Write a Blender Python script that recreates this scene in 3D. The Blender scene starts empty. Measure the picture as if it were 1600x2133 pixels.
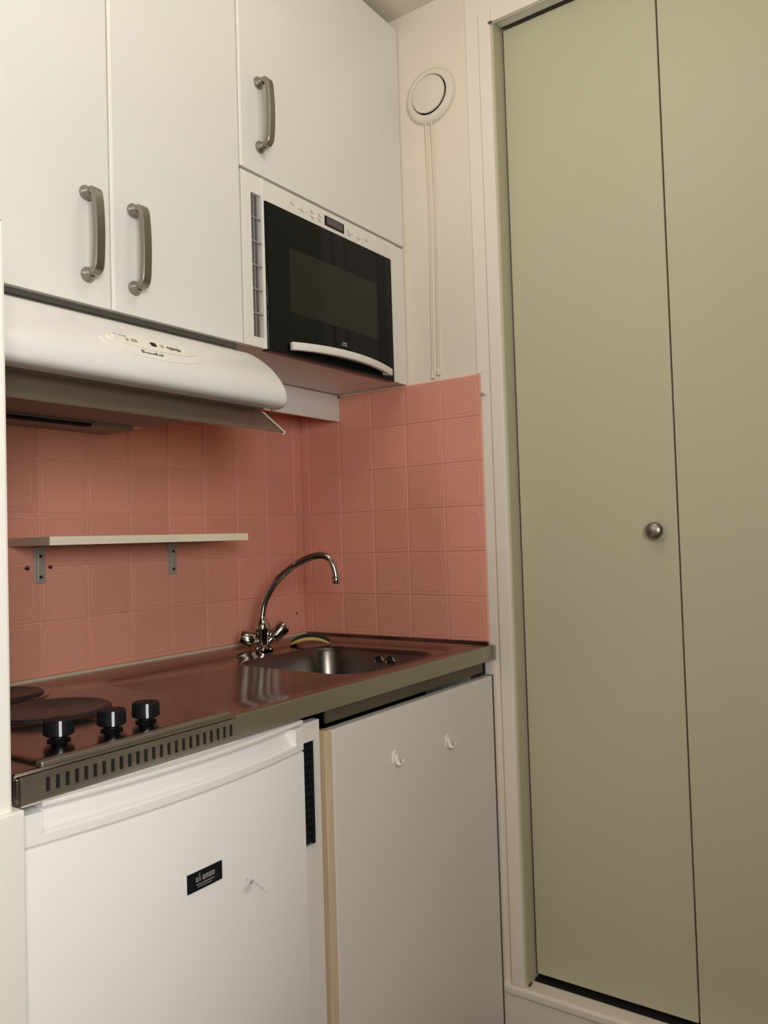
import bpy, bmesh, math, random
from mathutils import Vector, Matrix
random.seed(7)
SC = bpy.context.scene
COL = SC.collection

# ------------------------------------------------------------------ camera, world, light, exposure
yaw, pit, rol = math.radians(54.80134), math.radians(1.90974), math.radians(-1.76191)
fw = Vector((math.sin(yaw)*math.cos(pit), math.cos(yaw)*math.cos(pit), math.sin(pit)))
r0 = Vector((math.cos(yaw), -math.sin(yaw), 0)); u0 = r0.cross(fw)
rt = math.cos(rol)*r0 + math.sin(rol)*u0
up = -math.sin(rol)*r0 + math.cos(rol)*u0
cam_d = bpy.data.cameras.new('camera'); cam = bpy.data.objects.new('camera', cam_d); COL.objects.link(cam)
M = Matrix((rt, up, -fw)).transposed().to_4x4(); M.translation = Vector((-1.7196, -1.4989, 1.16212))
cam.matrix_world = M
cam_d.sensor_fit = 'HORIZONTAL'; cam_d.sensor_width = 36.0; cam_d.lens = 1656.3/1600*36
cam_d.clip_start = 0.02
SC.camera = cam

wd = bpy.data.worlds.new('world'); SC.world = wd; wd.use_nodes = True
wd.node_tree.nodes['Background'].inputs[0].default_value = (0.62, 0.72, 0.85, 1)
wd.node_tree.nodes['Background'].inputs[1].default_value = 0.6

ROOM_X, ROOM_Y, CEIL = -2.75, -5.6, 2.53      # left wall of the room, far end of the room, ceiling height
WALL_Y, WALL_X = -2.10, -0.95                  # unseen wall behind the camera and its right end
def lamp(name, loc, power, radius, color):
    d = bpy.data.lights.new(name, 'POINT'); d.energy = power; d.shadow_soft_size = radius; d.color = color
    o = bpy.data.objects.new(name, d); COL.objects.link(o); o.location = loc
    return o
def fill_light(name, loc, direction, sx, sy, power, color):
    d = bpy.data.lights.new(name, 'AREA'); d.shape = 'RECTANGLE'; d.size = sx; d.size_y = sy
    d.energy = power; d.color = color
    o = bpy.data.objects.new(name, d); COL.objects.link(o); o.location = loc
    o.rotation_euler = Vector(direction).to_track_quat('-Z', 'Z').to_euler()
    return o
# unseen fill lights added to match brightness: two behind openings, one near ceiling
OPEN_F = (-2.36, -1.52, 1.12, 1.84)            # added opening in the unseen wall behind the viewpoint: x0, x1, z0, z1
OPEN_S = (-0.75, -0.15, 2.02, 2.44)            # added high opening in the unseen side wall: y0, y1, z0, z1
fill_light('rear_fill_light', ((OPEN_F[0]+OPEN_F[1])/2, WALL_Y-0.03, (OPEN_F[2]+OPEN_F[3])/2), (0, 1, 0), OPEN_F[1]-OPEN_F[0], OPEN_F[3]-OPEN_F[2], 28, (1.0, 0.985, 0.955))
fill_light('side_fill_light', (ROOM_X-0.03, (OPEN_S[0]+OPEN_S[1])/2, (OPEN_S[2]+OPEN_S[3])/2), (1, 0, 0), OPEN_S[1]-OPEN_S[0], OPEN_S[3]-OPEN_S[2], 7, (1.0, 0.985, 0.955))
lamp('high_fill_lamp', (-0.72, -1.02, 2.38), 3.5, 0.12, (1.0, 0.96, 0.89))

SC.view_settings.view_transform = 'Standard'; SC.view_settings.look = 'None'
SC.view_settings.gamma = 1; SC.view_settings.use_curve_mapping = False
SC.view_settings.exposure = 0.39
SC.cycles.max_bounces = 12; SC.cycles.diffuse_bounces = 6; SC.cycles.glossy_bounces = 6
SC.cycles.caustics_reflective = False; SC.cycles.caustics_refractive = False
SC.cycles.use_denoising = True

# ------------------------------------------------------------------ materials
def mat(name, color, rough=0.5, metal=0.0, var=0.03, scale=6.0, bump=0.0, bscale=60.0, spec=0.5, coat=0.0, rnd=0.0, stretch=None, rvar=0.0, emis=None):
    m = bpy.data.materials.new(name); m.use_nodes = True
    nt = m.node_tree; N = nt.nodes; L = nt.links; b = N['Principled BSDF']
    b.inputs['Roughness'].default_value = rough; b.inputs['Metallic'].default_value = metal
    b.inputs['Specular IOR Level'].default_value = spec; b.inputs['Coat Weight'].default_value = coat
    tc = N.new('ShaderNodeTexCoord'); mp = N.new('ShaderNodeMapping')
    L.new(tc.outputs['Object'], mp.inputs[0])
    if stretch: mp.inputs['Scale'].default_value = stretch
    nz = N.new('ShaderNodeTexNoise'); nz.inputs['Scale'].default_value = scale; nz.inputs['Detail'].default_value = 4
    L.new(mp.outputs[0], nz.inputs['Vector'])
    mx = N.new('ShaderNodeMix'); mx.data_type = 'RGBA'
    c = Vector(color)
    mx.inputs[6].default_value = (*(c*(1-var)), 1); mx.inputs[7].default_value = (*(c*(1+var)), 1)
    L.new(nz.outputs[0], mx.inputs[0])
    out = mx.outputs[2]
    if rnd:
        oi = N.new('ShaderNodeObjectInfo'); hs = N.new('ShaderNodeHueSaturation')
        mr = N.new('ShaderNodeMapRange'); mr.inputs[3].default_value = 1-rnd; mr.inputs[4].default_value = 1+rnd
        L.new(oi.outputs['Random'], mr.inputs[0]); L.new(mr.outputs[0], hs.inputs['Value']); L.new(out, hs.inputs['Color'])
        out = hs.outputs[0]
    L.new(out, b.inputs['Base Color'])
    if rvar:
        rr = N.new('ShaderNodeMapRange'); rr.inputs[3].default_value = rough-rvar; rr.inputs[4].default_value = rough+rvar
        L.new(nz.outputs[0], rr.inputs[0]); L.new(rr.outputs[0], b.inputs['Roughness'])
    if bump:
        n2 = N.new('ShaderNodeTexNoise'); n2.inputs['Scale'].default_value = bscale; n2.inputs['Detail'].default_value = 3
        L.new(mp.outputs[0], n2.inputs['Vector'])
        bp = N.new('ShaderNodeBump'); bp.inputs['Strength'].default_value = bump; bp.inputs['Distance'].default_value = 0.002
        L.new(n2.outputs[0], bp.inputs['Height']); L.new(bp.outputs[0], b.inputs['Normal'])
    if emis:
        b.inputs['Emission Color'].default_value = (*emis[0], 1); b.inputs['Emission Strength'].default_value = emis[1]
    return m

WHITE = mat('white_laminate', (0.78, 0.765, 0.72), 0.42, bump=0.05, bscale=220)
CUPB = mat('pinkish_white_laminate', (0.78, 0.715, 0.66), 0.4, bump=0.05, bscale=220)
EDGE = mat('cream_edge_strip', (0.93, 0.91, 0.84), 0.4)
VENTP = mat('cream_vent_plastic', (0.73, 0.665, 0.56), 0.45)
DARKRAIL = mat('shaded_steel_rail', (0.14, 0.125, 0.09), 0.5, 0.6, var=0.1, scale=5)  # steel rail, its recess shade put into the dark colour
HOODRAIL = mat('grey_steel_rail', (0.17, 0.165, 0.145), 0.4, 0.7, var=0.1)
ENAMEL = mat('white_enamel', (0.80, 0.785, 0.755), 0.3)
PLASTIC = mat('white_plastic', (0.80, 0.775, 0.72), 0.35)
PLASTIC_WARM = mat('cream_plastic', (0.82, 0.78, 0.68), 0.4)
PAINT = mat('cream_wall_paint', (0.77, 0.69, 0.58), 0.7, bump=0.06, bscale=120)
PARTITION_PAINT = mat('white_wall_paint', (0.86, 0.83, 0.76), 0.65, bump=0.06, bscale=120)
TRIMP = mat('cream_gloss_paint', (0.83, 0.75, 0.655), 0.45, bump=0.04, bscale=40, stretch=(8, 8, 0.6))
ROOMP = mat('low_bounce_taupe_paint', (0.36, 0.335, 0.30), 0.8)  # darkened on the unseen walls to limit bounced light
CEILP = mat('ceiling_paint', (0.72, 0.66, 0.57), 0.8)
SAGE = mat('sage_door_laminate', (0.53, 0.50, 0.345), 0.5, var=0.025, scale=2.5)
TILE = mat('salmon_glazed_tile', (0.74, 0.325, 0.24), 0.42, spec=0.3, var=0.05, scale=9, rnd=0.05, bump=0.05, bscale=30)
GROUT = mat('pink_grout', (0.78, 0.47, 0.35), 0.8, var=0.12, scale=40)
STEEL = mat('brushed_stainless_steel', (0.23, 0.195, 0.17), 0.2, 1.0, var=0.08, scale=5, stretch=(2, 40, 40), rvar=0.06)
BOWL = mat('shaded_satin_steel', (0.155, 0.14, 0.125), 0.27, 1.0, var=0.1, scale=8)  # the bowl's dark reflections are put into this colour
STEELF = mat('dull_steel_edging', (0.47, 0.44, 0.38), 0.44, 1.0, var=0.12, scale=4, stretch=(2, 30, 30), rvar=0.06)
CHROME = mat('chrome', (0.55, 0.51, 0.47), 0.08, 1.0, var=0.02)
NICKEL = mat('satin_nickel', (0.33, 0.30, 0.26), 0.36, 1.0, var=0.04)
ALU = mat('grey_aluminium', (0.78, 0.77, 0.76), 0.5, 0.25)
ZINC = mat('zinc_plated_steel', (0.50, 0.48, 0.46), 0.5, 0.7, var=0.08, scale=40)
IRON = mat('dark_cast_iron', (0.035, 0.028, 0.028), 0.4, 0.2, var=0.2, scale=60)
BLACKGLASS = mat('black_glass', (0.004, 0.005, 0.005), 0.08, spec=0.16)
GLASSWIN = mat('dark_mesh_window', (0.017, 0.0155, 0.012), 0.14, var=0.0, spec=0.22)
BLACK = mat('black_plastic', (0.006, 0.007, 0.009), 0.5, spec=0.25)
VOID = mat('black_void', (0.006, 0.005, 0.004), 0.9)
LCD = mat('display_glass', (0.09, 0.065, 0.07), 0.15)
INK = mat('grey_print', (0.36, 0.33, 0.28), 0.6)
DARKINK = mat('dark_print', (0.10, 0.09, 0.085), 0.6)
SILVERINK = mat('silver_print', (0.28, 0.27, 0.26), 0.5)
WHITEINK = mat('white_print', (0.72, 0.74, 0.78), 0.5)
PINE = mat('pale_pine', (0.64, 0.50, 0.33), 0.6, var=0.18, scale=6, stretch=(30, 30, 1.2))
SHELFEDGE = mat('cream_shelf_edge', (0.95, 0.86, 0.66), 0.5, var=0.05)
BROWNBOARD = mat('beige_chipboard', (0.50, 0.38, 0.28), 0.7, var=0.15, scale=80)
SPONGE = mat('yellow_sponge', (0.66, 0.47, 0.13), 0.9, var=0.2, scale=120, bump=0.6, bscale=300)
SCOUR = mat('dark_green_scourer', (0.018, 0.022, 0.012), 0.95, var=0.4, scale=250, bump=0.8, bscale=400)
FILTER = mat('grey_hood_filter', (0.30, 0.27, 0.24), 0.5, 0.3, var=0.08)
FLOORM = mat('terracotta_floor', (0.12, 0.065, 0.05), 0.5, var=0.15, scale=4)
SEAL = mat('cream_sealant', (0.62, 0.50, 0.36), 0.6, var=0.1, scale=20)
HOLE = mat('drill_hole_dark', (0.03, 0.012, 0.008), 0.9)
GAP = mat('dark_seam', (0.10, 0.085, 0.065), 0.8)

# smoked translucent visor of the hood
VISOR = bpy.data.materials.new('smoked_clear_plastic'); VISOR.use_nodes = True
_n = VISOR.node_tree.nodes; _l = VISOR.node_tree.links; _b = _n['Principled BSDF']
_b.inputs['Base Color'].default_value = (0.27, 0.23, 0.17, 1); _b.inputs['Roughness'].default_value = 0.2
_t = _n.new('ShaderNodeBsdfTransparent'); _t.inputs[0].default_value = (0.80, 0.77, 0.70, 1)
_x = _n.new('ShaderNodeMixShader'); _x.inputs[0].default_value = 0.42
_l.new(_t.outputs[0], _x.inputs[1]); _l.new(_b.outputs[0], _x.inputs[2]); _l.new(_x.outputs[0], _n['Material Output'].inputs[0])

# fridge enamel with its blue-grey scuff
FRIDGE = mat('fridge_enamel', (0.88, 0.865, 0.845), 0.32)
def add_scuff(m, centre, spots):
    nt = m.node_tree; N = nt.nodes; L = nt.links; b = N['Principled BSDF']
    src = b.inputs['Base Color'].links[0].from_socket
    tc = N.new('ShaderNodeTexCoord')
    nz = N.new('ShaderNodeTexNoise'); nz.inputs['Scale'].default_value = 170; L.new(tc.outputs['Object'], nz.inputs['Vector'])
    prev = None
    for (dx, dz, sx, sz, rot, k) in spots:
        mp = N.new('ShaderNodeMapping'); mp.vector_type = 'TEXTURE'
        mp.inputs['Location'].default_value = (centre[0]+dx, -0.62, centre[1]+dz)
        mp.inputs['Rotation'].default_value = (0, rot, 0); mp.inputs['Scale'].default_value = (sx, 0.06, sz)
        L.new(tc.outputs['Object'], mp.inputs[0])
        ln = N.new('ShaderNodeVectorMath'); ln.operation = 'LENGTH'; L.new(mp.outputs[0], ln.inputs[0])
        mr = N.new('ShaderNodeMapRange'); mr.inputs[1].default_value = 1.0; mr.inputs[2].default_value = 0.3
        mr.inputs[3].default_value = 0; mr.inputs[4].default_value = k; L.new(ln.outputs['Value'], mr.inputs[0])
        if prev is None: prev = mr.outputs[0]
        else:
            mx = N.new('ShaderNodeMath'); mx.operation = 'MAXIMUM'; L.new(prev, mx.inputs[0]); L.new(mr.outputs[0], mx.inputs[1]); prev = mx.outputs[0]
    mu = N.new('ShaderNodeMath'); mu.operation = 'MULTIPLY'; mu.use_clamp = True; L.new(prev, mu.inputs[0]); L.new(nz.outputs[0], mu.inputs[1])
    mix = N.new('ShaderNodeMix'); mix.data_type = 'RGBA'; L.new(mu.outputs[0], mix.inputs[0]); L.new(src, mix.inputs[6])
    mix.inputs[7].default_value = (0.20, 0.19, 0.27, 1); L.new(mix.outputs[2], b.inputs['Base Color'])
add_scuff(FRIDGE, (-0.857, 0.652), [(0.004, 0, 0.007, 0.005, 0, 1.6), (-0.005, -0.006, 0.014, 0.010, 0, 0.6), (-0.006, 0.008, 0.007, 0.002, 0.7, 0.8), (0.022, -0.013, 0.03, 0.003, 0.75, 0.5)])

# ------------------------------------------------------------------ helpers
class MB:
    """collects boxes, prisms, lathes and sweeps into one mesh object"""
    def __init__(self): self.v = []; self.f = []
    def add(self, vs, fs):
        n = len(self.v); self.v += [tuple(x) for x in vs]; self.f += [tuple(i+n for i in q) for q in fs]; return self
    def box(self, x0, x1, y0, y1, z0, z1):
        x0, x1 = sorted((x0, x1)); y0, y1 = sorted((y0, y1)); z0, z1 = sorted((z0, z1))
        return self.add([(x0,y0,z0),(x1,y0,z0),(x1,y1,z0),(x0,y1,z0),(x0,y0,z1),(x1,y0,z1),(x1,y1,z1),(x0,y1,z1)],
                        [(0,3,2,1),(4,5,6,7),(0,1,5,4),(1,2,6,5),(2,3,7,6),(3,0,4,7)])
    def loops(self, loops, cap0=True, cap1=True, closed=True):
        n = len(loops[0]); vs = [p for lp in loops for p in lp]; fs = []
        for i in range(len(loops)-1):
            for j in range(n if closed else n-1):
                k = (j+1) % n
                fs.append((i*n+j, i*n+k, (i+1)*n+k, (i+1)*n+j))
        if cap0: fs.append(tuple(range(n-1, -1, -1)))
        if cap1: fs.append(tuple((len(loops)-1)*n+j for j in range(n)))
        return self.add(vs, fs)
    def lathe(self, origin, axis, prof, n=24):
        """prof: list of (distance along axis, radius)"""
        a = Vector(axis).normalized(); o = Vector(origin)
        s = a.orthogonal().normalized(); t = a.cross(s)
        lps = []
        for d, r in prof:
            lps.append([o + a*d + (s*math.cos(2*math.pi*j/n) + t*math.sin(2*math.pi*j/n))*max(r, 1e-5) for j in range(n)])
        return self.loops(lps)
    def sweep(self, path, prof, up0=(0, 0, 1), scales=None):
        """prof: list of (a, b) in the frame (side, up) carried along path"""
        P = [Vector(p) for p in path]; lps = []; u = Vector(up0)
        for i, p in enumerate(P):
            t = (P[min(i+1, len(P)-1)] - P[max(i-1, 0)]).normalized()
            s = t.cross(u)
            if s.length < 1e-6: s = t.orthogonal()
            s.normalize(); u = s.cross(t).normalized()
            k = scales[i] if scales else 1
            lps.append([p + s*a*k + u*b*k for a, b in prof])
        return self.loops(lps)
    def tube(self, path, r, n=14, up0=(0, 0, 1), scales=None):
        return self.sweep(path, [(r*math.cos(2*math.pi*j/n), r*math.sin(2*math.pi*j/n)) for j in range(n)], up0, scales)
    def build(self, name, m, parent=None, bevel=0.0, smooth=False, seg=2, sub=0):
        me = bpy.data.meshes.new(name); me.from_pydata(self.v, [], self.f)
        b = bmesh.new(); b.from_mesh(me); bmesh.ops.recalc_face_normals(b, faces=b.faces); b.to_mesh(me); b.free()
        me.materials.append(m)
        o = bpy.data.objects.new(name, me); COL.objects.link(o)
        if parent is not None:
            o.parent = parent; o.matrix_parent_inverse = Matrix.Translation(parent.location).inverted() if parent.parent is None else Matrix.Identity(4)
        if smooth:
            for p in me.polygons: p.use_smooth = True
            me.set_sharp_from_angle(angle=math.radians(38))
        if bevel:
            md = o.modifiers.new('bevel', 'BEVEL'); md.width = bevel; md.segments = seg; md.limit_method = 'ANGLE'; md.angle_limit = math.radians(40)
        return o
def catmull(pts, n=8):
    P = [Vector(p) for p in pts]; out = []
    for i in range(len(P)-1):
        a = P[i-1] if i else P[0]*2-P[1]; b = P[i]; c = P[i+1]; d = P[i+2] if i+2 < len(P) else P[-1]*2-P[-2]
        for k in range(n):
            t = k/n
            out.append(0.5*((2*b)+(c-a)*t+(2*a-5*b+4*c-d)*t*t+(3*b-a-3*c+d)*t**3))
    out.append(P[-1]); return out
def rrect(cx, cy, hx, hy, r, seg=6, mid=3):
    """rounded rectangle, counter-clockwise, constant point count for a given seg and mid"""
    r = max(min(r, hx-1e-4, hy-1e-4), 1e-4); pts = []
    cs = [(cx+hx-r, cy+hy-r, 0), (cx-hx+r, cy+hy-r, 90), (cx-hx+r, cy-hy+r, 180), (cx+hx-r, cy-hy+r, 270)]
    for i, (ax, ay, a0) in enumerate(cs):
        arc = [(ax+r*math.cos(math.radians(a0+90*k/seg)), ay+r*math.sin(math.radians(a0+90*k/seg))) for k in range(seg+1)]
        pts += arc
        nx = cs[(i+1) % 4]; nxt = (nx[0]+r*math.cos(math.radians(nx[2])), nx[1]+r*math.sin(math.radians(nx[2])))
        for k in range(1, mid+1):
            t = k/(mid+1); pts.append((arc[-1][0]*(1-t)+nxt[0]*t, arc[-1][1]*(1-t)+nxt[1]*t))
    return pts
def thing(name, label, cat, loc=(0, 0, 0), group=None):
    o = bpy.data.objects.new(name, None); COL.objects.link(o); o.location = loc; o.empty_display_size = 0.05
    o['label'] = label; o['category'] = cat
    if group: o['group'] = group
    return o
def struct(o, label=None):
    o['kind'] = 'structure'
    if label: o['label'] = label; 
    return o
def cat(o, c): o['category'] = c; return o

# ------------------------------------------------------------------ setting: floor, ceiling, walls
XP = -1.222                       # right face of the left partition
fl = struct(MB().box(ROOM_X-0.1, 0.7, ROOM_Y-0.1, 0.1, -0.1, 0).build('floor', FLOORM), 'brown terracotta floor under the kitchenette'); cat(fl, 'floor')
ce = struct(MB().box(ROOM_X-0.1, 0.7, ROOM_Y-0.1, 0.1, CEIL, CEIL+0.1).build('ceiling', CEILP), 'tan shaded ceiling above the wall cabinets'); cat(ce, 'ceiling')
wb = struct(MB().box(ROOM_X-0.1, 0.1, 0.0, 0.1, 0, CEIL).build('wall_back', PAINT), 'back wall with salmon tiles behind hob and sink'); cat(wb, 'wall')
# right wall with the closet opening y -0.652..-2.16, z 0.095..2.402
OY0, OY1, OZ0, OZ1 = -0.652, -2.19, 0.085, 2.44
wr = MB().box(0, 0.1, OY0, 0, 0, CEIL).box(0, 0.1, ROOM_Y, OY1, 0, CEIL).box(0, 0.1, OY1, OY0, OZ1, CEIL).box(0.004, 0.1, OY1, OY0, 0, OZ0)
wr = struct(wr.build('wall_right', PAINT), 'right wall with tiles, round vent and closet opening'); cat(wr, 'wall')
w = MB().box(XP-0.055, XP, -0.62, 0, 0, 1.545)
lw = []
for k in range(9):
    a = math.pi*k/8; lw.append((XP-0.0275+0.0275*math.cos(a), 1.545+0.016*math.sin(a)))
w.loops([[(x, -0.62, z) for x, z in lw], [(x, 0, z) for x, z in lw]])
wl = struct(w.build('wall_left', PARTITION_PAINT, bevel=0.004), 'low white partition wall at the left end of the kitchenette'); cat(wl, 'wall')
MB().box(XP-0.060, XP+0.0095, -0.628, -0.05, 0.001, 0.866).build('lower_panel', PARTITION_PAINT, wl, bevel=0.002)
# unseen walls of the room, with openings and frames added for the fill lights
x0, x1, z0, z1 = OPEN_F
wn = MB().box(ROOM_X, x0, WALL_Y-0.12, WALL_Y, 0, CEIL).box(x1, WALL_X, WALL_Y-0.12, WALL_Y, 0, CEIL).box(x0, x1, WALL_Y-0.12, WALL_Y, 0, z0).box(x0, x1, WALL_Y-0.12, WALL_Y, z1, CEIL)
wn = struct(wn.build('wall_front', ROOMP), 'dark unseen wall behind the viewpoint, with an added window opening'); cat(wn, 'wall')
we = struct(MB().box(ROOM_X, 0.1, ROOM_Y-0.1, ROOM_Y, 0, CEIL).build('wall_end', ROOMP), 'far end wall of the passage behind the viewpoint'); cat(we, 'wall')
y0, y1, z0, z1 = OPEN_S
ww = struct(MB().box(ROOM_X-0.1, ROOM_X, ROOM_Y, y0, 0, CEIL).box(ROOM_X-0.1, ROOM_X, y1, 0, 0, CEIL).box(ROOM_X-0.1, ROOM_X, y0, y1, 0, z0).box(ROOM_X-0.1, ROOM_X, y0, y1, z1, CEIL).build('wall_side', ROOMP), 'dark unseen side wall left of the viewpoint, with an added opening'); cat(ww, 'wall')
x0, x1, z0, z1 = OPEN_F; wf = MB()
for a, b, c, d in ((x0, x0+.035, z0, z1), (x1-.035, x1, z0, z1), (x0, x1, z0, z0+.035), (x0, x1, z1-.035, z1)): wf.box(a, b, WALL_Y-.02, WALL_Y+.012, c, d)
cat(struct(wf.build('added_window_1', PARTITION_PAINT), 'added white window frame round the unseen rear fill light'), 'window')
y0, y1, z0, z1 = OPEN_S; wf = MB()
for a, b, c, d in ((y0, y0+.03, z0, z1), (y1-.03, y1, z0, z1), (y0, y1, z0, z0+.03), (y0, y1, z1-.03, z1)): wf.box(ROOM_X-.02, ROOM_X+.012, a, b, c, d)
cat(struct(wf.build('added_window_2', PARTITION_PAINT), 'added small high window frame round the unseen side fill light'), 'window')
# closet behind the folding doors
cl = MB().box(0.6, 0.65, OY1-0.1, OY0+0.1, 0, CEIL).box(0.1, 0.65, OY1-0.12, OY1-0.1, 0, CEIL).box(0.1, 0.65, OY0+0.1, OY0+0.12, 0, CEIL)
cl = struct(cl.build('wall_closet', VOID), 'dark inside of the closet behind the folding doors'); cat(cl, 'wall')

# ------------------------------------------------------------------ wall tiles
PITCH, TS, TT = 0.110, 0.1081, 0.007
def tile_mesh(wx, wy, name):
    hx, hy = wx/2, wy/2; m = MB(); lps = []
    def lp(ins, rad, z): return [(x, y, z) for x, y in rrect(0, 0, hx-ins, hy-ins, rad, 3, 0)]
    m.loops([lp(0, .0015, 0), lp(0, .0015, TT-.0012), lp(.0014, .002, TT), lp(.0090, .020, TT), lp(.0102, .020, TT+.0006), lp(.0116, .020, TT+.0006), lp(.0130, .020, TT+.0001)], cap0=False)
    me = bpy.data.meshes.new(name); me.from_pydata(m.v, [], m.f)
    b = bmesh.new(); b.from_mesh(me); bmesh.ops.recalc_face_normals(b, faces=b.faces); b.to_mesh(me); b.free()
    me.materials.append(TILE)
    return me
TMESH = {}
def put_tile(parent, M3, u0, u1, z0, z1, wallpos):
    wx, wy = round(u1-u0-(PITCH-TS), 4), round(z1-z0-(PITCH-TS), 4)
    if wx < 0.012 or wy < 0.012: return
    if (wx, wy) not in TMESH: TMESH[(wx, wy)] = tile_mesh(wx, wy, 'tile')
    o = bpy.data.objects.new('tile', TMESH[(wx, wy)]); COL.objects.link(o); o.parent = parent
    jit = Matrix.Rotation(random.uniform(-.0035, .0035), 4, 'X') @ Matrix.Rotation(random.uniform(-.0035, .0035), 4, 'Y')
    o.matrix_world = Matrix.Translation(wallpos((u0+u1)/2, (z0+z1)/2)) @ M3 @ jit
ZB, ZR, ZT = 0.905, 1.0144, 1.555
rows = [(ZB, ZR)] + [(ZR+PITCH*j, min(ZR+PITCH*(j+1), ZT)) for j in range(5)]
MBK = Matrix(((1, 0, 0), (0, 0, -1), (0, 1, 0))).to_4x4()      # local z -> -y
MRT = Matrix(((0, 0, -1), (-1, 0, 0), (0, 1, 0))).to_4x4()     # local z -> -x, local x -> -y
bcols = [(0.004, 0.0442)] + [(0.0442+PITCH*k, 0.0442+PITCH*(k+1)) for k in range(10)] + [(0.0442+PITCH*10, 1.2205)]
for z0_, z1_ in rows:
    for a, b in bcols: put_tile(wb, MBK, a, b, z0_, z1_, lambda u, z: Vector((-u, -0.0012, z)))
rcols = [(0.009, 0.0383)] + [(0.0383+PITCH*k, 0.0383+PITCH*(k+1)) for k in range(5)]
for z0_, z1_ in rows:
    for a, b in rcols: put_tile(wr, MRT, a, b, z0_, z1_, lambda u, z: Vector((-0.0012, -u, z)))
MB().box(-1.2215, -0.0005, -0.0052, -0.0004, 0.87, 1.5565).build('grout', GROUT, wb)
MB().box(-0.0052, -0.0004, -0.5895, -0.0053, 0.87, 1.5565).build('grout', GROUT, wr)
for x, z, r in ((-0.269, 1.253, .0032), (-0.059, 1.264, .003), (-0.029, 1.259, .003), (-0.839, 1.125, .0042), (-0.789, 1.125, .0036), (-0.043, 0.961, .003), (-0.285, 0.956, .003)):
    MB().lathe((x, -0.0075, z), (0, -1, 0), [(0, r*1.25), (.0008, r*1.2), (.0008, r*.75), (.0004, r*.7)], 12).build('drill_hole', HOLE, wb)

# ------------------------------------------------------------------ closet frame and folding doors
t = MB().box(-0.005, 0, -0.5895, OY0, 0.0, 1.557).box(-0.005, 0, -0.580, OY0, 1.557, 2.494).box(-0.005, 0, OY0, OY1-0.06, 2.402, 2.494).box(-0.005, 0, OY1+0.003, OY1-0.07, 0.0, 2.402)
t1 = struct(t.build('trim_1', TRIMP, bevel=0.0012), 'flat cream boards round the closet opening'); cat(t1, 'door frame')
t = MB().box(-0.013, -0.005, -0.619, OY0, 0.107, 2.438).box(-0.013, -0.005, OY0, OY1, 2.402, 2.438).box(-0.013, -0.005, OY1, OY1-0.033, 0.107, 2.438)
t2 = struct(t.build('trim_2', TRIMP, bevel=0.003, seg=3), 'raised cream moulding edging the closet opening'); cat(t2, 'door frame')
t = MB().box(-0.004, 0.038, OY0+0.0002, OY0-0.0042, 0.107, 2.43)
t3 = struct(t.build('trim_3', SAGE, bevel=0.0008), 'narrow sage jamb inside the closet frame'); cat(t3, 'door frame')
t = MB().box(-0.016, 0.036, -0.592, OY1-0.03, 0.0835, 0.107)
t4 = struct(t.build('trim_4', TRIMP, bevel=0.007, seg=3), 'rounded cream sill under the closet doors'); cat(t4, 'sill')
t = MB().box(-0.006, 0.004, -0.605, OY1-0.03, 0.0, 0.0835)
MB().box(0.0362, 0.068, OY0-0.005, OY1, 0.098, 0.1085).build('door_gap_shade', VOID, t4)  # black strip added for the shade under the closet doors
bb = struct(t.build('baseboard_right', TRIMP), 'cream kick board below the closet sill'); cat(bb, 'baseboard')
tr = MB().box(0.005, 0.034, OY0-0.0045, OY1, 2.4085, 2.4395)
t5 = struct(tr.build('trim_5', ALU, bevel=0.001), 'grey aluminium door track along the top of the closet'); cat(t5, 'door track')
MB().lathe((-0.0005, -0.598, 1.504), (-1, 0, 0), [(0, .002), (.012, .002), (.0122, .0042), (.0138, .004), (.0142, .001)], 12).build('nail', ZINC, t1)
MB().box(-0.0145, -0.0125, -0.6575, -0.648, 2.3975, 2.4035).build('notch', GAP, t2)
MB().box(0.001, 0.016, -0.6525, -0.6595, 0.107, 0.111).build('floor_guide', GAP, t4)
DZ0, DZ1 = 0.1215, 2.403
ye = [-0.6595, -1.0295, -1.405, -1.780, -2.183]
for i in range(4):
    d = MB().box(0.040, 0.065, ye[i]-0.0016, ye[i+1]+0.0016, DZ0, DZ1).build('door_%d' % (i+1), SAGE, bevel=0.0015)
    struct(d, ['sage green closet door leaf with a round knob, next to the kitchenette', 'second sage green closet door leaf, right of the knobbed leaf', 'third sage green closet door leaf, out of view', 'fourth sage green closet door leaf, out of view'][i]); cat(d, 'door')
    if i == 0:
        MB().lathe((0.040, -0.984, 1.161), (-1, 0, 0), [(0, .012), (.003, .012), (.006, .008), (.010, .0085), (.013, .015), (.016, .0185), (.020, .0192), (.024, .0175), (.0275, .0125), (.029, .006), (.0295, .0005)], 32).build('door_knob', NICKEL, d, smooth=True)['label'] = 'round satin nickel knob'

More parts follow.
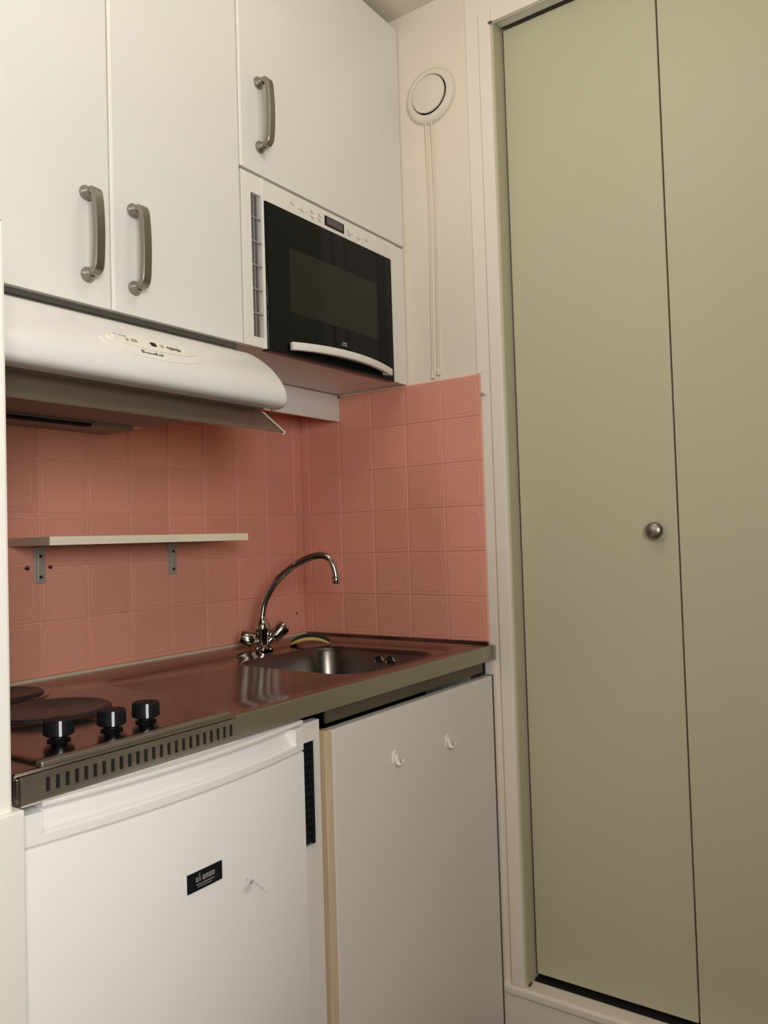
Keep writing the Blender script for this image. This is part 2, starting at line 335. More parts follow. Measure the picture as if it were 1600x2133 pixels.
# ------------------------------------------------------------------ handles
def handle(name, parent, x, zc, yd, hz=0.0675):
    prof = [(-.0055, -.0072), (-.0046, -.0082), (.0046, -.0082), (.0055, -.0072), (.0055, .0072), (.0046, .0082), (-.0046, .0082), (-.0055, .0072)]
    pts = [(x, yd-.006, zc+hz), (x, yd-.016, zc+hz), (x, yd-.0255, zc+hz-.003), (x, yd-.0305, zc+hz-.012), (x, yd-.033, zc+hz*.45), (x, yd-.034, zc), (x, yd-.033, zc-hz*.45), (x, yd-.0305, zc-hz+.012), (x, yd-.0255, zc-hz+.003), (x, yd-.016, zc-hz), (x, yd-.006, zc-hz)]
    m = MB().sweep(catmull(pts, 6), prof, (1, 0, 0), [.62+.38*min(1, max(0, (min(i_, 60-i_)-2)/8)) for i_ in range(61)])
    for s in (1, -1):
        m.lathe((x, yd, zc+s*hz), (0, -1, 0), [(0, .0122), (.0030, .0126), (.005, .0118), (.0075, .0092), (.012, .0078), (.015, .0065)], 20)
    return m.build(name, NICKEL, parent, smooth=True)

# ------------------------------------------------------------------ wall cabinets
YD = -0.376; CZ0, CZ1 = 1.558, 2.497; DT = 0.018
c1 = thing('wall_cabinet', 'white two-door wall cabinet above the range hood', 'cabinet', (-0.9, -0.18, CZ0))
m = MB().box(-1.2005, -1.1845, YD+DT+.003, -0.001, 1.5575, CZ1).box(-0.6135, -0.5985, YD+DT+.003, -0.001, 1.5575, CZ1).box(-1.1845, -0.6135, YD+DT+.003, -0.001, 1.5575, 1.572).box(-1.1845, -0.6135, YD+DT+.003, -0.001, CZ1-.016, CZ1).box(-1.1845, -0.6135, -0.012, -0.001, 1.572, CZ1-.016)
m.build('carcass', WHITE, c1, bevel=0.0005)
for x0, x1, hx in ((-1.1985, -0.9005, -0.945), (-0.8985, -0.5945, -0.853)):
    d = MB().box(x0, x1, YD, YD+DT, CZ0, CZ1).build('door', WHITE, c1, bevel=0.0012)
    handle('handle', d, hx, 1.673, YD)
    if hx > -0.9: MB().box(x0, x0+.0065, YD-.0014, YD+.001, CZ0, CZ1).build('edge_strip', EDGE, d, bevel=0.0006)['label'] = 'bright cream edge strip'
c2 = thing('wall_cabinet', 'white single-door wall cabinet above the microwave oven', 'cabinet', (-0.3, -0.18, CZ0))
XS = -0.5945
m = MB().box(XS+.004, XS+.0195, YD+DT+.003, -0.001, CZ0+.002, CZ1).box(-0.017, -0.0015, YD+DT+.003, -0.010, CZ0+.002, CZ1).box(XS+.0195, -0.017, YD+DT+.003, -0.010, CZ0+.002, CZ0+.014).box(XS+.0195, -0.017, YD+DT+.003, -0.010, CZ1-.016, CZ1).box(XS+.0195, -0.017, YD+DT+.003, -0.010, 1.905, 1.920).box(XS+.0195, -0.017, -0.012, -0.010, 1.920, CZ1-.016)
m.build('carcass', WHITE, c2, bevel=0.0005)
d = MB().box(-0.5918, -0.0035, YD, YD+DT, 1.9195, CZ1).build('door', WHITE, c2, bevel=0.0012)
MB().box(-0.5918, -0.5853, YD-.0014, YD+.001, 1.9195, CZ1).build('edge_strip', EDGE, d, bevel=0.0006)['label'] = 'bright cream edge strip'
handle('handle', d, -0.5335, 2.0445, YD)

# ------------------------------------------------------------------ microwave
mw = thing('microwave_oven', 'built-in microwave oven with black glass door and white frame', 'microwave', (-0.3, -0.2, CZ0))
FX0, FX1, FZ0, FZ1 = -0.5895, -0.0035, CZ0, 1.9135
GX0, GX1 = -0.5625, -0.533           # vent grille
BX0, BX1, BZ0, BZ1 = -0.5255, -0.0705, 1.556, 1.868
m = MB().box(FX0, GX0, YD, YD+.016, FZ0, FZ1).box(GX0, GX1, YD, YD+.016, FZ0, 1.579).box(GX0, GX1, YD, YD+.016, 1.8745, FZ1).box(GX1, BX0-.001, YD-.002, YD+.016, FZ0, FZ1)
m.box(BX0-.001, BX1+.001, YD, YD+.016, BZ1+.0015, FZ1).box(BX1+.001, -0.045, YD, YD+.016, FZ0, FZ1).box(-0.045, FX1, YD+.002, YD+.016, FZ0, FZ1)
m.build('front_frame', PLASTIC, mw, bevel=0.0012)
MB().box(XS+.021, -0.019, YD+.022, -0.06, CZ0+.0145, 1.904).build('casing', ZINC, mw)
gr = MB().box(GX0, GX1, YD+.011, YD+.0155, 1.579, 1.8745).build('vent_grille', VOID, mw)
for k in range(1, 6):
    z = 1.579 + (1.8745-1.579)*k/6
    MB().box(GX0, GX1, YD+.001, YD+.009, z-.0013, z+.0013).build('slat', ZINC, gr)
for k in (1, 2):
    x = GX0 + (GX1-GX0)*k/3
    MB().box(x-.0012, x+.0012, YD+.003, YD+.010, 1.579, 1.8745).build('slat', ZINC, gr)
md = MB().box(BX0, BX1, YD-.005, YD+.014, BZ0, BZ1).build('door', BLACKGLASS, mw, bevel=0.0015)
MB().box(-0.456, -0.136, YD-.0053, YD-.0048, 1.650, 1.789).build('window', GLASSWIN, md)
MB().box(-0.283, -0.262, YD-.0053, YD-.0048, 1.610, 1.6125).box(-0.281, -0.264, YD-.0053, YD-.0048, 1.6145, 1.618).build('logo', SILVERINK, md)
pts = []
for k in range(13):
    s = k/12; x = -0.466 + s*(0.366); bow = 1-(2*s-1)**2
    pts.append((x, YD-.014-.022*bow, 1.5735+.006*bow))
hp = [(-.0045, -.0085), (.0045, -.0085), (.0055, -.006), (.0055, .006), (.0045, .0085), (-.0045, .0085), (-.0055, .006), (-.0055, -.006)]
m = MB().sweep(catmull(pts, 3), hp, (0, 0, 1))
m.box(-0.460, -0.445, YD-.016, YD-.004, 1.567, 1.580).box(-0.121, -0.106, YD-.018, YD-.004, 1.5655, 1.579)
m.build('handle', PLASTIC, md, bevel=0.001, smooth=True)['label'] = 'white bowed bar handle'
dp = MB().box(-0.327, -0.256, YD-.0012, YD+.001, 1.8785, 1.9015).build('display', BLACK, mw, bevel=0.0008)
MB().box(-0.320, -0.262, YD-.0016, YD-.0010, 1.8825, 1.8990).build('display_screen', LCD, dp)
bt = [(-0.437, 1.893), (-0.405, 1.888), (-0.372, 1.895), (-0.370, 1.8835), (-0.345, 1.884), (-0.345, 1.896), (-0.24, 1.892), (-0.236, 1.884), (-0.20, 1.886), (-0.168, 1.891)]
pk = MB()
for x, z in bt:
    pk.box(x-.006, x+.002, YD-.0006, YD+.0005, z-.0007, z+.0007).box(x-.003, x+.006, YD-.0006, YD+.0005, z-.0037, z-.0023)
o = pk.build('button_print', INK, mw); o['kind'] = 'stuff'
for x in (-0.415, -0.388, -0.352, -0.226, -0.185):
    MB().box(x-.005, x+.005, YD-.0012, YD+.0005, 1.8865, 1.8945).build('button', PLASTIC, mw, bevel=0.0008)

# board hanging behind the underside of the microwave cabinet
pb = cat(MB().box(-0.5985, -0.0085, -0.152, -0.142, 1.486, 1.5575).build('hanging_board', WHITE, bevel=0.0008), 'board'); pb['label'] = 'plain white board hanging below the microwave cabinet beside the hood'
MB().lathe((-0.012, -0.152, 1.553), (0, -1, 0), [(0, .003), (.0015, .0035), (.002, .001)], 10).build('screw', HOLE, pb)

# ------------------------------------------------------------------ range hood
hd = thing('range_hood', 'white rounded range hood under the two-door wall cabinet', 'range hood', (-0.9, -0.25, 1.4))
HX0, HX1 = -1.198, -0.6005
prof = [(-0.010, 1.538), (-0.360, 1.5385), (-0.378, 1.5375), (-0.393, 1.5345), (-0.412, 1.527), (-0.442, 1.508), (-0.465, 1.489), (-0.483, 1.469), (-0.495, 1.450), (-0.4995, 1.435), (-0.498, 1.422), (-0.490, 1.4155), (-0.478, 1.4135), (-0.462, 1.4135), (-0.460, 1.420), (-0.060, 1.420), (-0.010, 1.420)]
pc = [Vector((0, y, z)) for y, z in prof]
fine = catmull(pc[1:13], 4); fine = [pc[0]] + fine + pc[13:]
m = MB(); lps = []
for x, k in ((HX0, 1), (HX1-.010, 1), (HX1-.004, .996), (HX1-.001, .988), (HX1, .975)):
    lps.append([(x, p.y*(k if p.y < -.3 else 1) , 1.42+(p.z-1.42)*(k if p.z > 1.42 else 1)) for p in fine])
m.loops(lps); m.build('body', ENAMEL, hd, smooth=True)['label'] = 'rounded white front shell'
MB().box(HX0, HX1-.001, -0.3655, -0.340, 1.5387, 1.5470).box(HX0, HX1-.001, -0.3645, -0.350, 1.5485, 1.5570).build('mounting_rail', HOODRAIL, hd)['label'] = 'grey steel strip between hood and cabinet doors'
MB().box(HX0+.02, HX1-.02, -0.455, -0.110, 1.4145, 1.4195).build('filter_panel', FILTER, hd, bevel=0.001)
lp = MB().box(HX0+.004, HX1-.055, -0.108, -0.0125, 1.4065, 1.4195).build('rear_housing', FILTER, hd, bevel=0.002)
MB().box(HX0+.03, -0.757, -0.1088, -0.090, 1.4055, 1.4110).build('light_slot', VOID, lp)
# tilted translucent visor
a = Vector((0, -0.424, 1.4135)); b = Vector((0, -0.480, 1.369)); nrm = Vector((0, (a-b).z, -(a-b).y)).normalized()*.0018
q = [a+nrm, b+nrm, b-nrm, a-nrm]
vz = MB().loops([[(HX0+.004, p.y, p.z) for p in q], [(HX1+.002, p.y, p.z) for p in q]]).build('visor', VISOR, hd)
q2 = [a+nrm*1.5, b+nrm*1.5+Vector((0, 0, -.001)), b-nrm*1.5+Vector((0, 0, -.001)), a-nrm*1.5]
MB().loops([[(HX1+.002, p.y, p.z) for p in q2], [(HX1+.007, p.y, p.z) for p in q2]]).build('end_cap', PLASTIC_WARM, vz)['label'] = 'cream end edge of the visor'
# oval control panel lying on the curved front
import bisect
def hood_front(s):
    """point and outward normal on the hood front; s = arc length from the top edge"""
    P = [p for p in fine[1:50]]; d = 0
    for i in range(len(P)-1):
        l = (P[i+1]-P[i]).length
        if d+l >= s:
            tt = (P[i+1]-P[i]).normalized(); return P[i]+tt*(s-d), Vector((0, tt.z, -tt.y)).normalized()
        d += l
    return P[-1], Vector((0, -1, 0))
def on_hood(x, s, h):
    p, n = hood_front(s)
    if n.y > 0: n = -n
    return (x, p.y+n.y*h, p.z+n.z*h)
S0 = 0.130; CX = -0.897
def ellipse_patch(cx, cs, ra, rs, h0, h1, n=40, low=1.0, high=1.0):
    ring = [(math.cos(2*math.pi*j/n), math.sin(2*math.pi*j/n)) for j in range(n)]
    def L(k, h): return [on_hood(cx+ra*k*c, cs+rs*k*(s*(low if s > 0 else high)), h) for c, s in ring]
    return MB().loops([L(1, h0), L(.985, h1), L(.6, h1+.0002), L(.2, h1+.0003)], cap0=False)
cp = ellipse_patch(CX, S0+.008, .100, .0245, -.001, .0012, low=1.0, high=.9).build('control_panel', PLASTIC, hd, smooth=True)
ellipse_patch(CX+.002, S0+.001, .088, .0155, .0012, .0034, low=.9, high=1.0).build('control_strip', PLASTIC_WARM, cp, smooth=True)
def slab(m, x0, x1, s0, s1, h0, h1):
    lo = [on_hood(x, s, h0) for x, s in ((x0, s0), (x1, s0), (x1, s1), (x0, s1))]; hi = [on_hood(x, s, h1) for x, s in ((x0, s0), (x1, s0), (x1, s1), (x0, s1))]
    m.loops([lo, hi])
for x0, x1, s0, s1, mt in ((-.075, -.061, -.004, .003, PLASTIC), (-.052, -.048, 0, .005, INK), (-.042, -.031, -.001, .004, INK), (-.004, .006, -.003, .005, BLACK), (.016, .020, -.002, .004, INK), (.064, .078, -.004, .004, PLASTIC)):
    m = MB(); slab(m, CX+x0, CX+x1, S0+s0, S0+s1, .003, .0052); m.build('button', mt, cp)
m = MB()
for k in range(6): slab(m, CX+.029+k*.0048, CX+.0318+k*.0048, S0-.002+.001*(k % 2), S0+.003+.001*((k*2) % 3), .003, .0046)
for k in range(5): slab(m, CX-.070+k*.005, CX-.067+k*.005, S0-.0075, S0-.006, .003, .0042)
o = m.build('control_print', DARKINK, cp); o['kind'] = 'stuff'
m = MB(); xs = -.030
for k, (w_, a_, b_) in enumerate(((.0075, -.0045, .003), (.004, -.001, .003), (.006, -.001, .003), (.005, -.0012, .003), (.006, -.0035, .003), (.004, -.001, .003), (.005, -.003, .0028))):
    slab(m, CX+xs, CX+xs+w_*.75, S0+.0225+a_, S0+.0225+a_+.0018, .0010, .0020); slab(m, CX+xs, CX+xs+w_*.3, S0+.0225+a_, S0+.0225+b_-.0015, .0010, .0020)
    slab(m, CX+xs+w_*.1, CX+xs+w_*.9, S0+.0225+b_-.0035, S0+.0225+b_-.002, .0010, .0020); xs += w_*1.15
m.build('lettering', DARKINK, cp)

# ------------------------------------------------------------------ small wall shelf
sh = thing('wall_shelf', 'small cream wall shelf on two metal brackets', 'shelf', (-0.62, -0.08, 1.167))
bd = MB().box(-0.8785, -0.3695, -0.150, -0.0085, 1.1685, 1.1845).build('board', BROWNBOARD, sh, bevel=0.0006); bd['label'] = 'chipboard shelf board'
MB().box(-0.8785, -0.3695, -0.1515, -0.150, 1.1685, 1.1845).build('front_edging', SHELFEDGE, bd)
for bx in (-0.813, -0.477):
    br = MB().box(bx-.012, bx+.012, -0.0105, -0.0082, 1.093, 1.1683).box(bx-.012, bx+.012, -0.105, -0.0105, 1.1660, 1.1683)
    br.box(bx-.0055, bx+.0055, -0.0128, -0.0105, 1.0985, 1.160)
    br = br.build('bracket', ZINC, sh, bevel=0.0006)
    for z in (1.106, 1.1475):
        MB().lathe((bx, -0.0128, z), (0, -1, 0), [(0, .0035), (.0012, .0034), (.0018, .002), (.0019, .0003)], 10).build('screw', HOLE, br)

# ------------------------------------------------------------------ stainless worktop with sink bowl
wt = thing('worktop', 'stainless steel worktop with pressed sink bowl and drainer', 'worktop', (-0.6, -0.3, 0.9))
WX0, WX1, WY0, WY1, WZ = -1.2115, -0.0065, -0.602, -0.0085, 0.900
def RL(x0, x1, y0, y1, r, z, seg=7, mid=5): return [(x, y, z) for x, y in rrect((x0+x1)/2, (y0+y1)/2, (x1-x0)/2, (y1-y0)/2, r, seg, mid)]
BL, BR, BF, BK = -0.468, -0.137, -0.530, -0.185      # bowl
lps = [RL(WX0, WX1, WY0, WY1, .0012, WZ-.030), RL(WX0, WX1, WY0, WY1, .0012, WZ-.003), RL(WX0+.003, WX1-.003, WY0+.003, WY1-.003, .0015, WZ),
       RL(-0.790, -0.098, -0.568, -0.130, .05, WZ), RL(-0.782, -0.104, -0.562, -0.136, .046, WZ-.0025), RL(-0.772, -0.112, -0.555, -0.143, .042, WZ-.005),
       RL(BL-.012, BR+.012, BF-.009, BK+.012, .075, WZ-.0055), RL(BL-.004, BR+.004, BF-.004, BK+.004, .066, WZ-.0068), RL(BL, BR, BF, BK, .062, WZ-.011), RL(BL+.003, BR-.003, BF+.003, BK-.003, .062, WZ-.02),
       RL(BL+.010, BR-.010, BF+.010, BK-.010, .060, WZ-.10), RL(BL+.016, BR-.016, BF+.016, BK-.016, .058, WZ-.130), RL(BL+.034, BR-.034, BF+.034, BK-.034, .05, WZ-.146), RL(BL+.08, BR-.08, BF+.08, BK-.08, .03, WZ-.150), RL(BL+.15, BR-.15, BF+.160, BK-.160, .008, WZ-.152)]
MB().loops(lps[:8], cap0=False, cap1=False).build('top_sheet', STEEL, wt, smooth=True)
MB().loops(lps[7:], cap0=False).build('sink_bowl', BOWL, wt, smooth=True)['label'] = 'satin steel bowl with its shade in the darker colour'
MB().lathe((-0.3025, -0.3575, WZ-.152), (0, 0, 1), [(0, .036), (.003, .036), (.004, .030), (.002, .012), (.003, .004)], 24).build('drain', CHROME, wt, smooth=True)
for yy in (-0.357, -0.390):
    MB().lathe((BR-.005, yy, 0.868), (-1, 0, 0.08), [(-.003, .0118), (.0014, .0118), (.0020, .0108), (.0014, .0096), (-.002, .0092)], 22).build('overflow_ring', CHROME, wt, smooth=True)
    MB().lathe((BR-.0055, yy, 0.868), (-1, 0, 0.08), [(0, .0094), (.0006, .0094), (.0007, .0002)], 18).build('overflow_hole', VOID, wt)
# front edging right of the hob vent
MB().box(-0.858, -0.0015, -0.6052, -0.6022, 0.8655, 0.8995).build('front_edge', STEELF, wt, bevel=0.001)
MB().box(-0.6285, -0.047, -0.590, -0.584, 0.8385, 0.8655).build('under_rail', DARKRAIL, wt, bevel=0.0008)
MB().box(-0.0468, -0.020, -0.583, -0.579, 0.832, 0.8655).build('rail_end_shade', VOID, wt)  # black block added for the shade in the notch
# low upstand and sealant against the tiles
MB().box(WX0, -0.0062, -0.0145, -0.0082, 0.899, 0.9055).build('sealant', SEAL, wt, bevel=0.001)
MB().box(-0.0130, -0.0062, -0.588, -0.0146, 0.899, 0.9062).build('upstand', STEEL, wt, bevel=0.001)
MB().box(-1.2095, -1.206, -0.606, -0.590, 0.866, 0.8955).build('corner_fold', CHROME, wt, bevel=0.001)

# ------------------------------------------------------------------ electric hob
hb = thing('electric_hob', 'two-plate electric hob set into the left of the worktop', 'hob', (-1.01, -0.3, 0.9))
m = MB().loops([RL(-1.172, -0.862, -0.585, -0.045, .012, WZ), RL(-1.172, -0.862, -0.585, -0.045, .012, WZ+.0022), RL(-1.168, -0.866, -0.581, -0.049, .010, WZ+.0042), RL(-1.160, -0.874, -0.573, -0.057, .010, WZ+.0038)], cap0=False)
m.build('top_plate', STEEL, hb, smooth=True)
for cx, cy, r in ((-0.972, -0.142, .0725), (-1.000, -0.345, .090)):
    p = MB().lathe((cx, cy, WZ+.003), (0, 0, 1), [(0, r-.002), (.0085, r-.002), (.0105, r-.005), (.0105, r-.012), (.0098, r-.014), (.0098, .022), (.0088, .018), (.0088, .001)], 48).build('cooking_plate', IRON, hb, smooth=True)
    MB().lathe((cx, cy, WZ+.003), (0, 0, 1), [(0, r+.006), (.0025, r+.006), (.0045, r+.002), (.005, r-.0015), (.001, r-.0015)], 48).build('rim_ring', STEEL, p, smooth=True)
for kx, ky in ((-1.0935, -0.509), (-1.021, -0.524), (-0.963, -0.525)):
    k = MB().lathe((kx, ky, WZ+.004), (0, 0, 1), [(0, .0150), (.0015, .0155), (.003, .0105), (.0055, .0095), (.007, .0170), (.009, .0200), (.0270, .0195), (.0288, .0178), (.0292, .001)], 28).build('knob', BLACK, hb, smooth=True)
    dv = Vector((-1.72-kx, -1.5-ky, 0)).normalized(); sd = Vector((-dv.y, dv.x, 0)); c0 = Vector((kx, ky, WZ+.004))+dv*.0206+sd*.002
    q = [c0+sd*.0018, c0-sd*.0018, c0-sd*.0018-dv*.004, c0+sd*.0018-dv*.004]
    MB().loops([[p+Vector((0, 0, .0085)) for p in q], [p+Vector((0, 0, .0285))-dv*.0002 for p in q]]).build('pointer_line', WHITEINK, k)
MB().box(-1.174, -0.866, -0.5995, -0.586, 0.8990, 0.9062).build('front_rail', STEELF, wt, bevel=0.0015)
v = MB(); FY0, FY1 = -0.6085, -0.6055
vz0, vz1, sz0, sz1 = 0.8640, 0.8968, 0.8725, 0.8895
v.box(-1.2055, -0.860, FY0, FY1, vz0, sz0).box(-1.2055, -0.860, FY0, FY1, sz1, vz1)
n = 24; xs0, xs1 = -1.1715, -0.8735; st = (xs1-xs0)/(n-1); prev = -1.2055
for k in range(n):
    x = xs0+st*k; v.box(prev, x-.0028, FY0, FY1, sz0, sz1); prev = x+.0028
v.box(prev, -0.860, FY0, FY1, sz0, sz1)
vf = v.build('vent_fascia', STEELF, wt); vf['label'] = 'slotted steel vent strip along the front'
MB().box(-1.2055, -0.860, FY0-.002, FY1, 0.8626, 0.8640).build('bottom_lip', ALU, vf, bevel=0.0004)  # brighter metal stands for the light caught on the lip
MB().box(-1.203, -0.863, FY1+.0002, FY1+.002, sz0-.003, sz1+.003).build('vent_backing', VOID, vf)

# ------------------------------------------------------------------ mixer tap
tx, ty = -0.2950, -0.1180
tp = thing('mixer_tap', 'chrome mixer tap with two knob handles and swan-neck spout at sink', 'tap', (tx, ty, 0.9))
m = MB().lathe((tx, ty, 0.9001), (0, 0, 1), [(0, .026), (.004, .026), (.007, .021), (.012, .0165), (.040, .0165), (.048, .019), (.060, .0195), (.068, .015), (.074, .0105), (.080, .010)], 28)
m.build('body', CHROME, tp, smooth=True)
end = Vector((-0.228, -0.300, 1.059)); base = Vector((tx, ty, 0.970)); dh = Vector((end.x-base.x, end.y-base.y, 0))
def SP(s, z): return (base.x+dh.x*s, base.y+dh.y*s, z)
path = catmull([SP(0, .968), SP(.004, .985), SP(.05, 1.020), (SP(.19, 1.062)), SP(.40, 1.098), SP(.62, 1.119), SP(.80, 1.1265), SP(.915, 1.118), SP(.975, 1.098), SP(1.0, 1.074), SP(1.0, 1.060)], 8)
sp = MB().tube(path, .0086, 16, (1, 0, 0)).build('spout', CHROME, tp, smooth=True)
MB().lathe((end.x, end.y, 1.058), (0, 0, 1), [(0, .0092), (.002, .0102), (.016, .0102), (.018, .0088)], 20).build('aerator', CHROME, sp, smooth=True)
MB().lathe((tx, ty, 0.966), (0, 0, 1), [(0, .011), (.008, .0115), (.010, .009)], 20).build('collar', CHROME, sp, smooth=True)
ax = Vector((0.80, -0.60, 0)).normalized()      # the two handles open to either side as seen from the room
for sgn in (1, -1):
    hdv = (ax*sgn*0.80 + Vector((0, 0, 0.72))) if sgn > 0 else (ax*sgn*0.95 + Vector((0, 0, .30)))
    hdv.normalize()
    MB().lathe(Vector((tx, ty, 0.905 if sgn > 0 else 0.918)) + hdv*(.020 if sgn > 0 else .010), hdv, [(0, .0095), (.010, .0095), (.012, .0150), (.016, .0165), (.050, .0185), (.055, .0165), (.0568, .012), (.0575, .001)] if sgn > 0 else [(0, .0095), (.012, .0095), (.014, .0165), (.018, .0185), (.044, .0165), (.0475, .014), (.0488, .001)], 24).build('handle', CHROME, tp, smooth=True)

# sponge lying bent behind the bowl
sg = thing('sponge', 'yellow sponge with dark green scouring pad, bent behind the sink bowl', 'sponge', (-0.23, -0.20, 0.9))
c0 = Vector((-0.172, -0.166, 0)); dx = Vector((0.59, -0.81, 0)).normalized(); dy = Vector((-dx.y, dx.x, 0))
def arch(name, mt, r0_, r1_):
    lps = []
    for k in range(17):
        s = -1+2*k/16
        pa = []
        for off, dep in ((r0_, -.015), (r1_, -.015), (r1_, .020), (r0_, .020)):
            z = 0.8995+.0105*(1-s*s)+off*(1-.45*abs(s)**3)
            p = c0+dx*(.049*s)+dy*dep; pa.append((p.x, p.y, z))
        lps.append(pa)
    return MB().loops(lps).build(name, mt, sg, bevel=0.002, smooth=True)
arch('foam', SPONGE, .000, .0088); arch('scouring_pad', SCOUR, .0090, .0150)

# ------------------------------------------------------------------ fridge
fr = thing('fridge', 'white undercounter fridge with bowed door below the hob', 'fridge', (-0.953, -0.3, 0))
RX0, RX1 = -1.2015, -0.7045
MB().box(RX0+.002, RX1-.002, -0.555, -0.04, 0.02, 0.853).build('body', ENAMEL, fr, bevel=0.003)
def bow(x): u = (x-RX0)/(RX1-RX0)*2-1; return -0.603-.024*(1-u*u)
nx = 32; xsx = sorted([RX0+(RX1-RX0)*i/nx for i in range(nx+1)]+[-1.1785, -1.1775, -1.1765, -1.1755, -1.1745, -0.7320, -0.7310, -0.7300, -0.7290, -0.7280])
def bowed(z0_, z1_, name, mt, yb=-0.558, scoop=None, parent=fr, nz=1, e=.004, xs_=None):
    m = MB(); zs = [z0_]+[z0_+(z1_-z0_)*k/nz for k in range(1, nz)]+[z1_]
    # rounded top and bottom front edges
    prof = [(z0_, e), (z0_+e*.3, e*.3), (z0_+e, 0)]+[(z, 0) for z in zs[1:-1]]+[(z1_-e, 0), (z1_-e*.3, e*.3), (z1_, e)]
    lps = []
    for x in (xs_ or xsx):
        lp = [(x, bow(x)+o_+(scoop(x, z) if scoop else 0), z) for z, o_ in prof]+[(x, yb, z1_), (x, yb, z0_)]
        lps.append(lp)
    return m.loops(lps).build(name, mt, parent, smooth=True)
dr = bowed(0.06, 0.8105, 'door', FRIDGE)
def ss(a, b, x):
    k = max(0, min(1, (x-a)/(b-a))); return k*k*(3-2*k)
def scoop(x, z):
    e_ = ss(-1.1785, -1.1745, x)*(1-ss(-0.7320, -0.7280, x)); return .020*e_*ss(.8235, .8285, z)*(1.0-.55*(1-ss(.826, .848, z)))
bowed(0.8120, 0.8505, 'grip_strip', FRIDGE, scoop=scoop, nz=30, e=.0015)['label'] = 'white recessed grip along the door top'
bowed(0.8545, 0.8620, 'top_cap', ENAMEL, e=.002, yb=-0.54, xs_=[x for x in xsx if x > -1.1790])
bg = MB(); qx = [-0.9795+(-0.9155+0.9795)*i/6 for i in range(7)]
bg.loops([[(x, bow(x)-.0016, 0.6815), (x, bow(x)-.0016, 0.7075), (x, bow(x)+.0006, 0.7075), (x, bow(x)+.0006, 0.6815)] for x in qx])
bg = bg.build('badge', BLACK, fr, bevel=0.0004)
lt = MB()
def bgslab(x0, x1, z0_, z1_):
    lt.loops([[(x, bow(x)-.0019, z0_), (x, bow(x)-.0019, z1_), (x, bow(x)-.0014, z1_), (x, bow(x)-.0014, z0_)] for x in (x0, (x0+x1)/2, x1)])
for k, (w_, h_) in enumerate(((.0042, .0065), (.0025, .0115), (.005, .0065), (.005, .0065), (.005, .0065), (.005, .0068))):
    x0 = -0.9650+k*.0059; bgslab(x0, x0+w_*.45, .6935, .6935+h_); bgslab(x0, x0+w_, .6935+min(h_, .0065)-.0022, .6935+min(h_, .0065)); bgslab(x0+w_*.7, x0+w_, .6935, .6935+.0055)
    if k % 2 == 0: bgslab(x0, x0+w_, .6935, .6955)
bgslab(-0.9645, -0.9310, .6890, .6905); bgslab(-0.9620, -0.936, .6858, .6870)
lt.build('lettering', SILVERINK, bg)

# filler strip with black vent grille right of the fridge
fp = thing('filler_panel', 'narrow white filler strip with black vent grille beside the fridge', 'panel', (-0.68, -0.58, 0))
m = MB().box(-0.7025, -0.6595, -0.600, -0.584, 0.02, 0.6465).box(-0.7025, -0.6595, -0.600, -0.584, 0.8235, 0.8545).box(-0.6735, -0.6595, -0.600, -0.584, 0.6465, 0.8235)
m.build('strip', CUPB, fp)
gl = MB().box(-0.7025, -0.6735, -0.590, -0.586, 0.6465, 0.8235).box(-0.6768, -0.6736, -0.5994, -0.590, 0.6466, 0.8234).build('grille_backing', VOID, fp)
for k in range(13):
    z = 0.655+k*.0131
    MB().loops([[(-0.7024, -0.5992, z), (-0.7024, -0.592, z+.005), (-0.7024, -0.592, z+.0062), (-0.7024, -0.5992, z+.0012)], [(-0.6736, -0.5992, z), (-0.6736, -0.592, z+.005), (-0.6736, -0.592, z+.0062), (-0.6736, -0.5992, z+.0012)]]).build('slat', BLACK, gl)
MB().box(-0.6765, -0.6715, -0.6015, -0.5995, 0.6440, 0.8260).box(-0.7025, -0.6765, -0.6015, -0.5995, 0.6440, 0.6490).box(-0.7025, -0.6765, -0.6015, -0.5995, 0.8215, 0.8250).build('grille_frame', ALU, fp, bevel=0.0008)

# ------------------------------------------------------------------ sink cupboard
bc = thing('base_cabinet', 'white cupboard under the sink with two hooks on its door', 'cabinet', (-0.33, -0.3, 0))
MB().box(-0.6545, -0.639, -0.578, -0.02, 0.0, 0.830).box(-0.022, -0.0065, -0.545, -0.02, 0.0, 0.830).box(-0.639, -0.022, -0.03, -0.02, 0.03, 0.62).box(-0.639, -0.022, -0.578, -0.03, 0.03, 0.045).build('carcass', WHITE, bc)
cd = MB().box(-0.6275, -0.0260, -0.603, -0.582, 0.018, 0.8290).build('door', CUPB, bc, bevel=0.001)
MB().box(-0.6465, -0.6285, -0.602, -0.582, 0.018, 0.8300).build('pine_lipping', PINE, cd, bevel=0.001)['label'] = 'raw pine edge of the door'
MB().box(-0.0185, -0.0055, -0.602, -0.546, 0.0, 0.8640).build('side_strip', TRIMP, bc, bevel=0.001)
MB().box(-0.0258, -0.0187, -0.6028, -0.546, 0.0, 0.8300).build('gap_shade_strip', GAP, bc)  # dark strip added for the shade in the gap beside the door

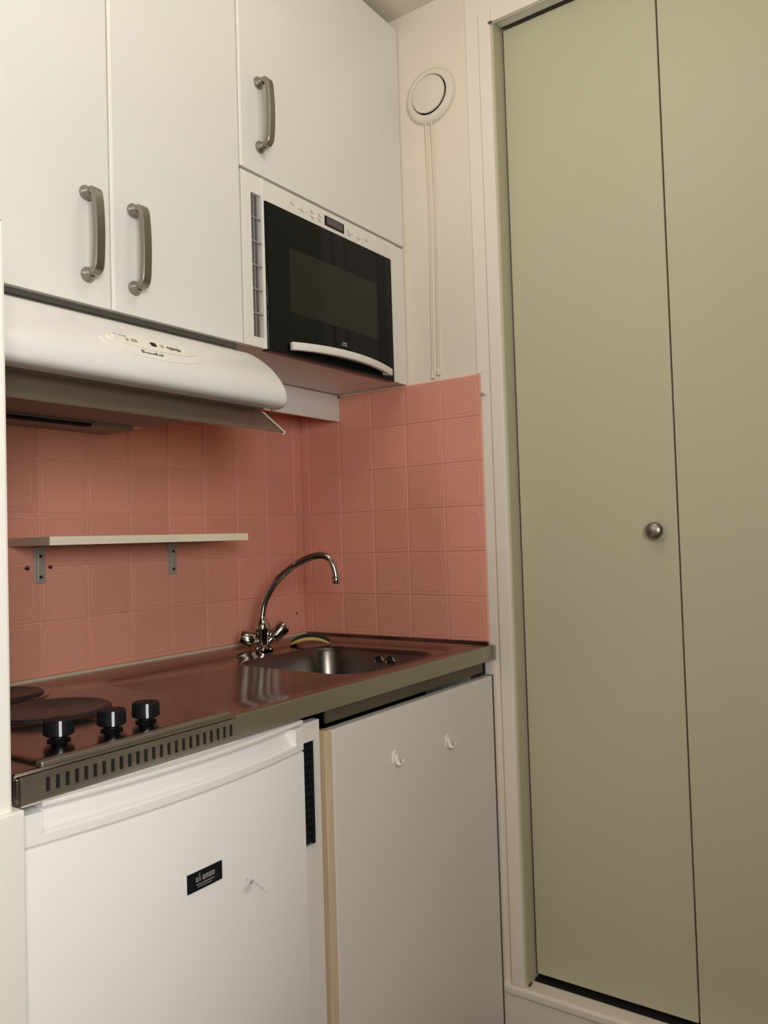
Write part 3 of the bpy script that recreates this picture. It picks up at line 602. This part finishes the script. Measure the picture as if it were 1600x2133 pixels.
def hook(x, z, label):
    h = thing('hook', label, 'hook', (x, -0.603, z), 'adhesive hooks on the cupboard door')
    lo = [(px, -0.6026, pz) for px, pz in rrect(x, z, .0095, .0145, .0088, 5, 1)]; hi = [(px, -0.6062, pz) for px, pz in rrect(x, z, .0085, .0135, .0080, 5, 1)]
    MB().loops([lo, hi]).build('base_plate', PLASTIC, h, smooth=True)
    pts = [(x, -.6055, z+.006), (x, -.6085, z-.002), (x, -.6105, z-.008), (x, -.6145, z-.0115), (x, -.6200, z-.0105), (x, -.6232, z-.0060), (x, -.6238, z-.0005)]
    MB().sweep(catmull(pts, 5), [(.0058*math.cos(a_), .0026*math.sin(a_)) for a_ in [k*math.pi/5 for k in range(10)]], (0, -1, 0)).build('prong', PLASTIC, h, smooth=True)
hook(-0.4385, 0.735, 'white plastic hook on the cupboard door, nearer the fridge')
hook(-0.2400, 0.7225, 'white plastic hook on the cupboard door, nearer the closet doors')

# ------------------------------------------------------------------ round extract vent with pull cords
vx, vy, vz_ = 0.0, -0.4735, 2.287
ev = thing('extract_vent', 'round white extract vent on the right wall above the tiles', 'vent', (vx, vy, vz_))
MB().lathe((-0.0002, vy, vz_), (-1, 0, 0), [(0, .0715), (.004, .0715), (.009, .069), (.013, .062), (.0145, .056), (.013, .0515), (.004, .050), (.002, .048)], 48).build('ring', VENTP, ev, smooth=True)
MB().lathe((-0.0015, vy, vz_), (-1, 0, 0), [(0, .0495), (.0008, .0495), (.001, .001)], 40).build('throat', VOID, ev)
MB().lathe((-0.007, vy+.0012, vz_+.0010), (-1, 0, 0.02), [(0, .0455), (.005, .0478), (.008, .0470), (.0095, .040), (.0105, .02), (.0108, .001)], 40).build('disc', VENTP, ev, smooth=True)
for yy, zz in ((vy+.0135, 1.5630), (vy-.0035, 1.5690)):
    cdp = MB().tube(catmull([(-.012, yy-.002, vz_-.052), (-.010, yy, vz_-.09), (-.006, yy+.006*0, 2.0), (-.0055, yy+.004, 1.75), (-.006, yy+.006, zz+.02)], 6), .0016, 8, (1, 0, 0)).build('pull_cord', VENTP, ev, smooth=True)
    MB().lathe((-.006, yy+.006, zz), (0, 0, 1), [(0, .0035), (.001, .0046), (.012, .0040), (.020, .0022), (.022, .001)], 14).build('bead', VENTP, cdp, smooth=True)
